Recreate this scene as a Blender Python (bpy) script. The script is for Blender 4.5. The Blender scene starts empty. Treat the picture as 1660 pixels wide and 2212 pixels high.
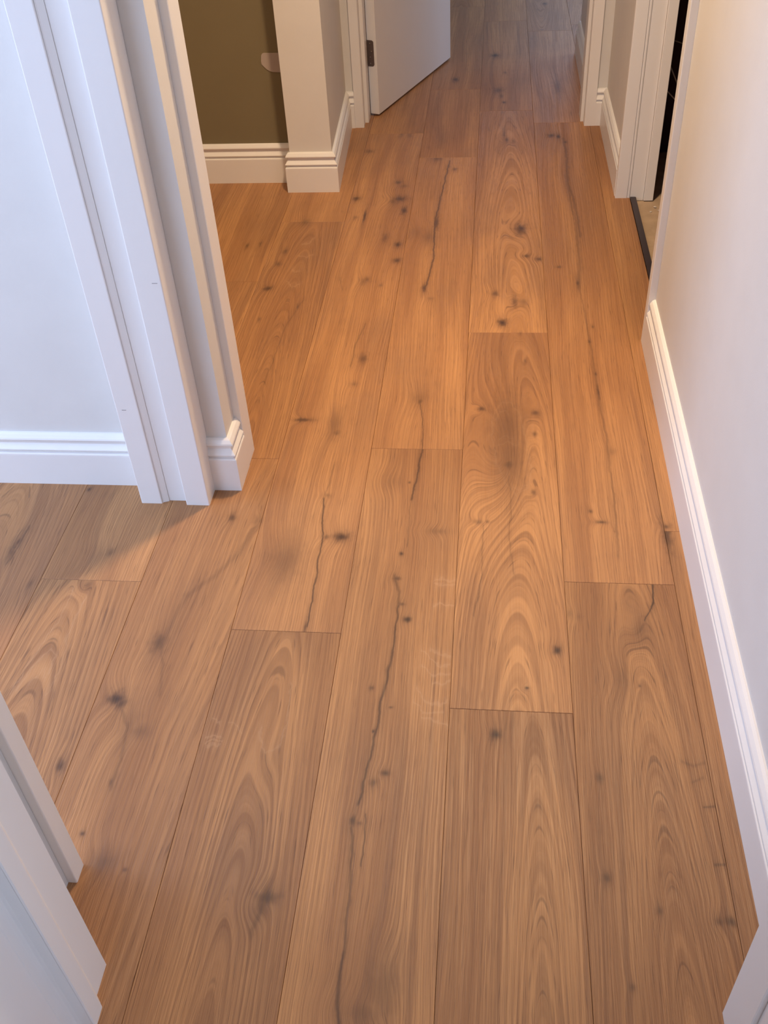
import bpy, bmesh, math, random
from mathutils import Vector, Matrix

S = bpy.context.scene
C = S.collection

# ---------------------------------------------------------------- camera
cam = bpy.data.objects.new('camera', bpy.data.cameras.new('camera'))
C.objects.link(cam)
RX, RY, RZ = [[0.994662, 0.090713, -0.049181], [-0.022466, 0.655561, 0.754808], [0.100712, -0.749674, 0.6541]]
cam.matrix_world = Matrix(((RX[0], RY[0], RZ[0], 0), (RX[1], RY[1], RZ[1], 0), (RX[2], RY[2], RZ[2], 1.45), (0, 0, 0, 1)))
cam.data.sensor_fit = 'VERTICAL'
cam.data.sensor_height = 24.0
cam.data.lens = 24.0 * 2117.38 / 2212.0
cam.data.clip_start = 0.02
S.camera = cam

# ---------------------------------------------------------------- sky, lamps, exposure
S.view_settings.view_transform = 'Standard'
S.view_settings.look = 'None'
S.view_settings.gamma = 1.0
S.view_settings.use_curve_mapping = False
S.view_settings.exposure = 0.86
S.cycles.adaptive_threshold = 0.02
S.cycles.max_bounces = 7
S.cycles.diffuse_bounces = 4
S.cycles.glossy_bounces = 2
S.cycles.transmission_bounces = 2

world = bpy.data.worlds.new('daylight')
S.world = world
world.use_nodes = True
world.node_tree.nodes['Background'].inputs[0].default_value = (0.62, 0.76, 1.0, 1)
world.node_tree.nodes['Background'].inputs[1].default_value = 1.0

WARM = (1.0, 0.71, 0.43)
COOL = (0.49, 0.645, 0.98)

def area(name, loc, direction, sx, sy, power, color, shape='RECTANGLE', spread=180):
    d = bpy.data.lights.new(name, 'AREA')
    d.shape = shape
    d.size = sx
    if shape == 'RECTANGLE':
        d.size_y = sy
    d.energy = power
    d.color = color
    d.spread = math.radians(spread)
    o = bpy.data.objects.new(name, d)
    o.location = loc
    o.rotation_euler = Vector(direction).to_track_quat('-Z', 'Y').to_euler()
    C.objects.link(o)
    return o

area('corridor_downlight', (-0.03, 2.35, 2.425), (0, 0, -1), 0.18, 0.18, 15.5, WARM, 'DISK', 130)
area('alcove_downlight', (-1.30, 2.70, 2.425), (0, 0, -1), 0.11, 0.11, 4, WARM, 'DISK')
area('left_room_window_light', (-1.75, -1.36, 1.55), (0.0, 1, -0.45), 1.6, 1.3, 21, COOL)
area('left_room_side_fill', (-3.06, 0.95, 1.50), (1, 0.0, -0.1), 1.3, 1.3, 30, COOL)  # unseen source, added to brighten the right wall and right-hand post
area('hall_back_fill', (-0.30, -2.36, 1.50), (0, 1, -0.05), 0.8, 1.2, 5, (0.56, 0.72, 1.0))  # added fill from behind the camera, lifts the bottom right post
area('hall_side_fill', (1.16, 0.02, 1.15), (-1, 0, 0), 0.7, 1.2, 6, (0.60, 0.74, 1.0))  # unseen fill added beside the camera for the bottom left post
area('far_room_window_light', (1.1, 8.36, 1.50), (0, -1, -0.1), 1.6, 1.3, 3, COOL)
area('far_room_side_window_light', (2.56, 6.4, 1.50), (-1, -0.2, -0.1), 1.6, 1.3, 14, COOL)

# ---------------------------------------------------------------- material helpers
def new_mat(name):
    m = bpy.data.materials.new(name)
    m.use_nodes = True
    nt = m.node_tree
    b = nt.nodes['Principled BSDF']
    return m, nt, b

def simple(name, col, rough=0.5, spec=0.5, metal=0.0, mottling=0.04, scale=9.0, bump=0.0, bscale=300.0):
    """plain coat of colour with a faint procedural mottling and relief"""
    m, nt, b = new_mat(name)
    N = nt.nodes; L = nt.links
    tc = N.new('ShaderNodeTexCoord')
    nz = N.new('ShaderNodeTexNoise'); nz.inputs['Scale'].default_value = scale; nz.inputs['Detail'].default_value = 4
    L.new(tc.outputs['Object'], nz.inputs['Vector'])
    mx = N.new('ShaderNodeMix'); mx.data_type = 'RGBA'
    mx.inputs[6].default_value = (*[c * (1 - mottling) for c in col], 1)
    mx.inputs[7].default_value = (*[min(1, c * (1 + mottling)) for c in col], 1)
    L.new(nz.outputs[0], mx.inputs[0])
    L.new(mx.outputs[2], b.inputs['Base Color'])
    b.inputs['Roughness'].default_value = rough
    b.inputs['Specular IOR Level'].default_value = spec
    b.inputs['Metallic'].default_value = metal
    if bump:
        n2 = N.new('ShaderNodeTexNoise'); n2.inputs['Scale'].default_value = bscale; n2.inputs['Detail'].default_value = 2
        L.new(tc.outputs['Object'], n2.inputs['Vector'])
        bp = N.new('ShaderNodeBump'); bp.inputs['Strength'].default_value = bump; bp.inputs['Distance'].default_value = 0.001
        L.new(n2.outputs[0], bp.inputs['Height']); L.new(bp.outputs[0], b.inputs['Normal'])
    return m

M_WALL = simple('wall_emulsion', (0.74, 0.72, 0.69), 0.75, 0.3, bump=0.12, bscale=420)
M_TRIM = simple('trim_satin', (0.85, 0.832, 0.815), 0.38, 0.5, mottling=0.015)
M_DOOR = simple('door_satin', (0.86, 0.845, 0.84), 0.42, 0.5, mottling=0.015)
M_OLIVE = simple('olive_emulsion', (0.215, 0.178, 0.105), 0.8, 0.25, bump=0.12, bscale=420)
M_CEIL = simple('ceiling_emulsion', (0.80, 0.79, 0.77), 0.85, 0.2)
M_SUB = simple('subfloor_board', (0.05, 0.033, 0.022), 0.8, 0.2)
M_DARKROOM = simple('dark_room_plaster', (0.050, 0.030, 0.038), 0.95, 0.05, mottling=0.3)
M_CONC = simple('screed', (0.42, 0.31, 0.22), 0.85, 0.2, mottling=0.25, scale=22, bump=0.5, bscale=90)
M_STRIP = simple('dark_strip', (0.030, 0.020, 0.026), 0.42, 0.5, mottling=0.1)
M_METAL = simple('bronze_metal', (0.135, 0.098, 0.088), 0.5, 0.5, metal=0.25, mottling=0.1, scale=60)
M_SCREW = simple('steel', (0.55, 0.5, 0.46), 0.3, 0.5, metal=1.0)
M_CABLE = simple('cable_sheath', (0.55, 0.50, 0.47), 0.5, 0.4)
M_TAB = simple('white_filler', (0.44, 0.37, 0.325), 0.6, 0.3, mottling=0.06, scale=40)
M_CRUMB = simple('plaster_crumb', (0.62, 0.56, 0.50), 0.8, 0.3, mottling=0.1, scale=80)
M_SCUFF = simple('scuff', (0.22, 0.19, 0.19), 0.7, 0.2)

# ---------------------------------------------------------------- oak: node groups
def group(name, ins, outs):
    g = bpy.data.node_groups.new(name, 'ShaderNodeTree')
    for n, t in ins:
        g.interface.new_socket(n, in_out='INPUT', socket_type=t)
    for n, t in outs:
        g.interface.new_socket(n, in_out='OUTPUT', socket_type=t)
    return g, g.nodes.new('NodeGroupInput'), g.nodes.new('NodeGroupOutput')

class NB:
    """tiny expression builder for shader maths"""
    def __init__(s, nt): s.N, s.L = nt.nodes, nt.links
    def put(s, sock, v):
        if hasattr(v, 'is_linked') or hasattr(v, 'links'): s.L.new(v, sock)
        else: sock.default_value = v
    def m(s, op, a, b=None, c=None, clamp=False):
        n = s.N.new('ShaderNodeMath'); n.operation = op; n.use_clamp = clamp
        for i, v in enumerate((a, b, c)):
            if v is not None: s.put(n.inputs[i], v)
        return n.outputs[0]
    def add(s, a, b): return s.m('ADD', a, b)
    def sub(s, a, b): return s.m('SUBTRACT', a, b)
    def mul(s, a, b): return s.m('MULTIPLY', a, b)
    def div(s, a, b): return s.m('DIVIDE', a, b)
    def gauss(s, d2, k=1.0): return s.m('EXPONENT', s.mul(d2, -k))
    def xyz(s, x, y, z):
        n = s.N.new('ShaderNodeCombineXYZ')
        for i, v in enumerate((x, y, z)): s.put(n.inputs[i], v)
        return n.outputs[0]
    def sep(s, v):
        n = s.N.new('ShaderNodeSeparateXYZ'); s.L.new(v, n.inputs[0]); return n.outputs
    def noise(s, vec, detail=2, rough=0.5, dist=0.0):
        n = s.N.new('ShaderNodeTexNoise'); n.inputs['Scale'].default_value = 1.0
        n.inputs['Detail'].default_value = detail; n.inputs['Roughness'].default_value = rough
        n.inputs['Distortion'].default_value = dist
        s.L.new(vec, n.inputs['Vector']); return n.outputs[0]
    def remap(s, v, a, b, c=0.0, d=1.0, smooth=True):
        n = s.N.new('ShaderNodeMapRange'); n.interpolation_type = 'SMOOTHSTEP' if smooth else 'LINEAR'
        s.put(n.inputs[0], v)
        for i, q in enumerate((a, b, c, d)): s.put(n.inputs[i + 1], q)
        return n.outputs[0]
    def mix(s, f, a, b, blend='MIX'):
        n = s.N.new('ShaderNodeMix'); n.data_type = 'RGBA'; n.blend_type = blend
        s.put(n.inputs[0], f)
        for sock, v in ((n.inputs[6], a), (n.inputs[7], b)):
            if isinstance(v, tuple): sock.default_value = (*v, 1)
            else: s.L.new(v, sock)
        return n.outputs[2]

FL, VE = 'NodeSocketFloat', 'NodeSocketVector'

# one knot: bends the grain (H), darkens its core (D) and its halo (O)
gk, gi, go = group('oak_knot', [('P', VE), ('X', FL), ('Y', FL), ('RX', FL), ('RY', FL), ('Dark', FL), ('Soft', FL), ('N', FL), ('H', FL), ('D', FL), ('O', FL)],
                   [('H', FL), ('D', FL), ('O', FL)])
b = NB(gk); I = gi.outputs
px, py, _ = b.sep(I['P'])
du = b.sub(px, I['X']); dv = b.sub(py, I['Y'])
a1 = b.div(du, I['RX']); a2 = b.div(dv, I['RY'])
d2 = b.add(b.mul(a1, a1), b.mul(a2, a2))
d2n = b.mul(d2, b.m('POWER', b.add(0.45, I['N']), 3.0))
w2 = b.gauss(b.add(b.mul(b.mul(a1, a1), 0.16), b.mul(b.mul(a2, a2), 0.09)))
hh = b.sub(b.mul(b.m('MINIMUM', b.mul(I['RX'], 0.55), 0.020), w2), b.mul(b.mul(du, 0.30), w2))
gk.links.new(b.add(I['H'], hh), go.inputs['H'])
core = b.mul(b.gauss(d2n, 1.0), I['Dark'])
gk.links.new(b.m('MAXIMUM', I['D'], core), go.inputs['D'])
halo = b.mul(b.gauss(b.mul(b.add(b.mul(b.mul(a1, a1), 0.42), b.mul(b.mul(a2, a2), 0.20)), b.add(0.4, b.mul(I['N'], 1.2))), 1.0), I['Soft'])
gk.links.new(b.m('MAXIMUM', I['O'], halo), go.inputs['O'])

# one straight piece of a dark heart streak
gs, gi, go = group('oak_streak', [('P', VE), ('X1', FL), ('Y1', FL), ('X2', FL), ('Y2', FL), ('W', FL), ('Dark', FL), ('N', FL), ('D', FL)], [('D', FL)])
b = NB(gs); I = gi.outputs
px, py, _ = b.sep(I['P'])
dx = b.sub(I['X2'], I['X1']); dy = b.sub(I['Y2'], I['Y1'])
ax = b.sub(px, I['X1']); ay = b.sub(py, I['Y1'])
t = b.m('DIVIDE', b.add(b.mul(ax, dx), b.mul(ay, dy)), b.add(b.mul(dx, dx), b.mul(dy, dy)), clamp=True)
ex = b.sub(ax, b.mul(dx, t)); ey = b.sub(ay, b.mul(dy, t))
dist = b.m('SQRT', b.add(b.mul(ex, ex), b.mul(b.mul(ey, ey), 0.12)))
q = b.div(dist, b.mul(I['W'], b.add(0.35, b.mul(I['N'], 1.3))))
core = b.mul(b.gauss(b.mul(q, q), 1.0), I['Dark'])
soft = b.mul(b.gauss(b.mul(q, q), 0.12), b.mul(I['Dark'], 0.28))
gs.links.new(b.m('MAXIMUM', I['D'], b.m('MAXIMUM', core, soft)), go.inputs['D'])

# the timber itself
gw, gi, go = group('oak_timber', [('P', VE), ('Seed', FL), ('Pith', FL), ('Depth', FL), ('Slope', FL), ('H', FL), ('D', FL), ('O', FL), ('Tone', FL), ('Figure', FL), ('L', FL)],
                   [('Color', 'NodeSocketColor'), ('Rough', FL)])
b = NB(gw); I = gi.outputs
px, py, _ = b.sep(I['P']); sd = I['Seed']
w1 = b.noise(b.xyz(b.mul(px, 2.0), b.mul(py, 1.1), sd), 1)
w2 = b.noise(b.xyz(b.mul(px, 14.0), b.mul(py, 4.5), b.add(sd, 3.1)), 2)
u = b.add(b.add(b.sub(px, I['Pith']), b.mul(b.sub(w1, 0.5), 0.045)), b.mul(b.sub(w2, 0.5), 0.006))
d = b.add(I['Depth'], b.mul(I['Slope'], py))
h = b.add(b.m('SQRT', b.add(b.mul(u, u), b.mul(d, d))), I['H'])
macro = b.noise(b.xyz(b.mul(h, 16.0), b.mul(py, 0.8), b.add(sd, 11.0)), 2)
patch = b.noise(b.xyz(b.mul(px, 7.0), b.mul(py, 2.2), b.add(sd, 17.0)), 3)
rr = b.m('FRACT', b.add(b.mul(h, 150.0), b.mul(macro, 7.0)))
fine = b.noise(b.xyz(b.mul(h, 430.0), b.mul(py, 3.0), b.add(sd, 31.0)), 2, 0.6)
pores = b.noise(b.xyz(b.mul(h, 900.0), b.mul(py, 16.0), b.add(sd, 41.0)), 1, 0.5)
ringm = b.mul(b.remap(rr, 0.25, 0.92), b.remap(rr, 1.0, 0.92))
finem = b.remap(fine, 0.34, 0.66)
porem = b.remap(pores, 0.60, 0.74)
light, mid, deep = (0.590, 0.298, 0.120), (0.415, 0.195, 0.080), (0.225, 0.098, 0.043)
c1 = b.mix(b.remap(macro, 0.32, 0.68), mid, light)
c1 = b.mix(b.mul(b.remap(patch, 0.45, 0.75), 0.5), c1, (0.330, 0.175, 0.090))
heart = b.noise(b.xyz(b.mul(h, 42.0), b.mul(py, 0.55), b.add(sd, 53.0)), 3, 0.6)
c1 = b.mix(b.mul(b.remap(heart, 0.54, 0.76), 0.55), c1, (0.235, 0.110, 0.056))
c2 = b.mix(b.mul(ringm, b.mul(b.mul(I['Figure'], b.remap(patch, 0.2, 0.7)), 0.5)), c1, deep)
c3 = b.mix(b.mul(finem, 0.40), c2, deep)
c4 = b.mix(b.mul(porem, 0.5), c3, (0.13, 0.058, 0.030))
c4 = b.mix(b.mul(I['L'], 0.42), c4, (0.62, 0.37, 0.20))
c5 = b.mix(I['O'], c4, (0.165, 0.080, 0.042))
c6 = b.mix(I['D'], c5, (0.055, 0.026, 0.018))
tn = gw.nodes.new('ShaderNodeVectorMath'); tn.operation = 'SCALE'
gw.links.new(c6, tn.inputs[0]); gw.links.new(I['Tone'], tn.inputs['Scale'])
gw.links.new(tn.outputs[0], go.inputs['Color'])
gw.links.new(b.add(0.45, b.mul(finem, 0.08)), go.inputs['Rough'])

def oak(name, seed, pith, depth, slope, tone, figure, knots, streaks, flecks, relief=True):
    m, nt, bs = new_mat(name)
    b = NB(nt); N, L = nt.nodes, nt.links
    tc = N.new('ShaderNodeTexCoord')
    P = tc.outputs['Object']
    H = D = O = None
    if knots or streaks:
        px, py, pz = b.sep(P)
        wob = b.noise(b.xyz(b.mul(px, 90.0), b.mul(py, 45.0), seed), 2)
        wig = b.noise(b.xyz(seed, b.mul(py, 22.0), 4.0), 3)
        P2 = b.xyz(b.add(px, b.mul(b.sub(wig, 0.5), 0.012)), py, 0.0)
    for k in knots:
        g = N.new('ShaderNodeGroup'); g.node_tree = gk
        L.new(P, g.inputs['P'])
        for n_, v in zip(('X', 'Y', 'RX', 'RY', 'Dark', 'Soft'), k): g.inputs[n_].default_value = v
        L.new(wob, g.inputs['N'])
        for n_, v in (('H', H), ('D', D), ('O', O)):
            if v is not None: L.new(v, g.inputs[n_])
        H, D, O = g.outputs
    for s in streaks:
        g = N.new('ShaderNodeGroup'); g.node_tree = gs
        L.new(P2, g.inputs['P'])
        for n_, v in zip(('X1', 'Y1', 'X2', 'Y2', 'W', 'Dark'), s): g.inputs[n_].default_value = v
        L.new(wob, g.inputs['N'])
        if D is not None: L.new(D, g.inputs['D'])
        D = g.outputs['D']
    F = None
    if flecks:
        fx, fy, fz = b.sep(P)
        w1 = b.noise(b.xyz(b.mul(fx, 60.0), b.mul(fy, 40.0), seed), 2)
        w2 = b.noise(b.xyz(b.mul(fx, 60.0), b.mul(fy, 40.0), seed + 5.0), 2)
        P3 = b.xyz(b.add(fx, b.mul(b.sub(w1, 0.5), 0.016)), b.add(fy, b.mul(b.sub(w2, 0.5), 0.030)), 0.0)
    for s in flecks:
        g = N.new('ShaderNodeGroup'); g.node_tree = gs
        L.new(P3, g.inputs['P']); g.inputs['N'].default_value = 0.28
        for n_, v in zip(('X1', 'Y1', 'X2', 'Y2', 'W', 'Dark'), s): g.inputs[n_].default_value = v
        if F is not None: L.new(F, g.inputs['D'])
        F = g.outputs['D']
    g = N.new('ShaderNodeGroup'); g.node_tree = gw
    L.new(P, g.inputs['P'])
    if F is not None: L.new(F, g.inputs['L'])
    for n_, v in (('H', H), ('D', D), ('O', O)):
        if v is not None: L.new(v, g.inputs[n_])
    for n_, v in (('Seed', seed), ('Pith', pith), ('Depth', depth), ('Slope', slope), ('Tone', tone), ('Figure', figure)):
        g.inputs[n_].default_value = v
    L.new(g.outputs['Color'], bs.inputs['Base Color'])
    L.new(g.outputs['Rough'], bs.inputs['Roughness'])
    if relief:
        bp = N.new('ShaderNodeBump'); bp.inputs['Strength'].default_value = 0.35; bp.inputs['Distance'].default_value = 0.0012
        px, py, pz = b.sep(P)
        e1 = b.noise(b.xyz(b.mul(px, 420.0), b.mul(py, 5.0), seed), 2, 0.6)
        L.new(b.remap(e1, 0.66, 0.40), bp.inputs['Height']); L.new(bp.outputs[0], bs.inputs['Normal'])
    bs.inputs['Specular IOR Level'].default_value = 0.45
    return m

# ---------------------------------------------------------------- mesh helpers
def link(name, me, mat, parent=None, loc=(0, 0, 0), rotz=0.0):
    me.materials.clear(); me.materials.append(mat)
    o = bpy.data.objects.new(name, me)
    o.location = loc; o.rotation_euler = (0, 0, rotz)
    C.objects.link(o)
    if parent is not None: o.parent = parent
    return o

def from_bm(name, bm, smooth=False):
    bmesh.ops.remove_doubles(bm, verts=bm.verts, dist=1e-6)
    bmesh.ops.recalc_face_normals(bm, faces=bm.faces)
    me = bpy.data.meshes.new(name); bm.to_mesh(me); bm.free()
    if smooth:
        for p_ in me.polygons: p_.use_smooth = True
    return me

def add_box(bm, x0, x1, y0, y1, z0, z1):
    v = [bm.verts.new((x, y, z)) for z in (z0, z1) for y in (y0, y1) for x in (x0, x1)]
    for f in ((0, 1, 3, 2), (4, 6, 7, 5), (0, 4, 5, 1), (2, 3, 7, 6), (0, 2, 6, 4), (1, 5, 7, 3)):
        bm.faces.new([v[i] for i in f])

def add_prism(bm, poly, z0, z1):
    """upright prism over a plan polygon"""
    a = [bm.verts.new((x, y, z0)) for x, y in poly]; c = [bm.verts.new((x, y, z1)) for x, y in poly]
    bm.faces.new(a[::-1]); bm.faces.new(c)
    n = len(poly)
    for i in range(n):
        bm.faces.new((a[i], a[(i + 1) % n], c[(i + 1) % n], c[i]))

def rounded(x0, x1, y0, y1, r=0.004, corners=(1, 1, 1, 1), seg=4):
    """plan rectangle with rounded corners, order: (x0,y0) (x1,y0) (x1,y1) (x0,y1)"""
    out = []
    for k, (cx, cy, a0) in enumerate(((x0, y0, 180), (x1, y0, 270), (x1, y1, 0), (x0, y1, 90))):
        if not corners[k]:
            out.append((cx, cy)); continue
        mx = cx + (r if cx == x0 else -r); my = cy + (r if cy == y0 else -r)
        for i in range(seg + 1):
            a = math.radians(a0 + 90 * i / seg)
            out.append((mx + r * math.cos(a), my + r * math.sin(a)))
    return out

def prism(name, poly, z0, z1, mat, parent=None):
    bm = bmesh.new(); add_prism(bm, poly, z0, z1)
    return link(name, from_bm(name, bm), mat, parent)

def box(name, x0, x1, y0, y1, z0, z1, mat, parent=None):
    bm = bmesh.new(); add_box(bm, x0, x1, y0, y1, z0, z1)
    return link(name, from_bm(name, bm), mat, parent)

def sweep(name, path, profile, mat, parent=None, kind=None):
    """run a (depth, height) profile along a wall-line path; the room is on the left of the path"""
    n = len(path); P = [Vector(q) for q in path]
    nor = []
    for i in range(n - 1):
        t = (P[i + 1] - P[i]).normalized(); nor.append(Vector((-t.y, t.x)))
    mit = []
    for i in range(n):
        if i == 0: mit.append(nor[0])
        elif i == n - 1: mit.append(nor[-1])
        else:
            s = nor[i - 1] + nor[i]; mit.append(s / (s.dot(nor[i])))
    bm = bmesh.new()
    rings = []
    for i in range(n):
        rings.append([bm.verts.new((P[i].x + mit[i].x * d, P[i].y + mit[i].y * d, z)) for d, z in profile])
    m = len(profile)
    for i in range(n - 1):
        for j in range(m):
            k = (j + 1) % m
            bm.faces.new((rings[i][j], rings[i + 1][j], rings[i + 1][k], rings[i][k]))
    bm.faces.new(rings[0]); bm.faces.new(rings[-1][::-1])
    o = link(name, from_bm(name, bm), mat, parent)
    if kind: o['kind'] = kind
    return o

def struct(o, label=None):
    o['kind'] = 'structure'
    if label: o['label'] = label
    return o

def empty(name, loc=(0, 0, 0), rotz=0.0):
    o = bpy.data.objects.new(name, None); o.empty_display_size = 0.1
    o.location = loc; o.rotation_euler = (0, 0, rotz); C.objects.link(o)
    return o

def thing(o, label, cat, group=None):
    o['label'] = label; o['category'] = cat
    if group: o['group'] = group
    return o

def tube(name, pts, r, mat, seg=8, parent=None):
    bm = bmesh.new(); P = [Vector(q) for q in pts]; rings = []
    for i, q in enumerate(P):
        t = (P[min(i + 1, len(P) - 1)] - P[max(i - 1, 0)]).normalized()
        a = t.cross(Vector((0, 0, 1)))
        if a.length < 1e-3: a = Vector((1, 0, 0))
        a.normalize(); c = t.cross(a)
        rings.append([bm.verts.new(q + a * (r * math.cos(2 * math.pi * k / seg)) + c * (r * math.sin(2 * math.pi * k / seg))) for k in range(seg)])
    for i in range(len(P) - 1):
        for k in range(seg):
            bm.faces.new((rings[i][k], rings[i][(k + 1) % seg], rings[i + 1][(k + 1) % seg], rings[i + 1][k]))
    bm.faces.new(rings[0][::-1]); bm.faces.new(rings[-1])
    return link(name, from_bm(name, bm, True), mat, parent)

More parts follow.
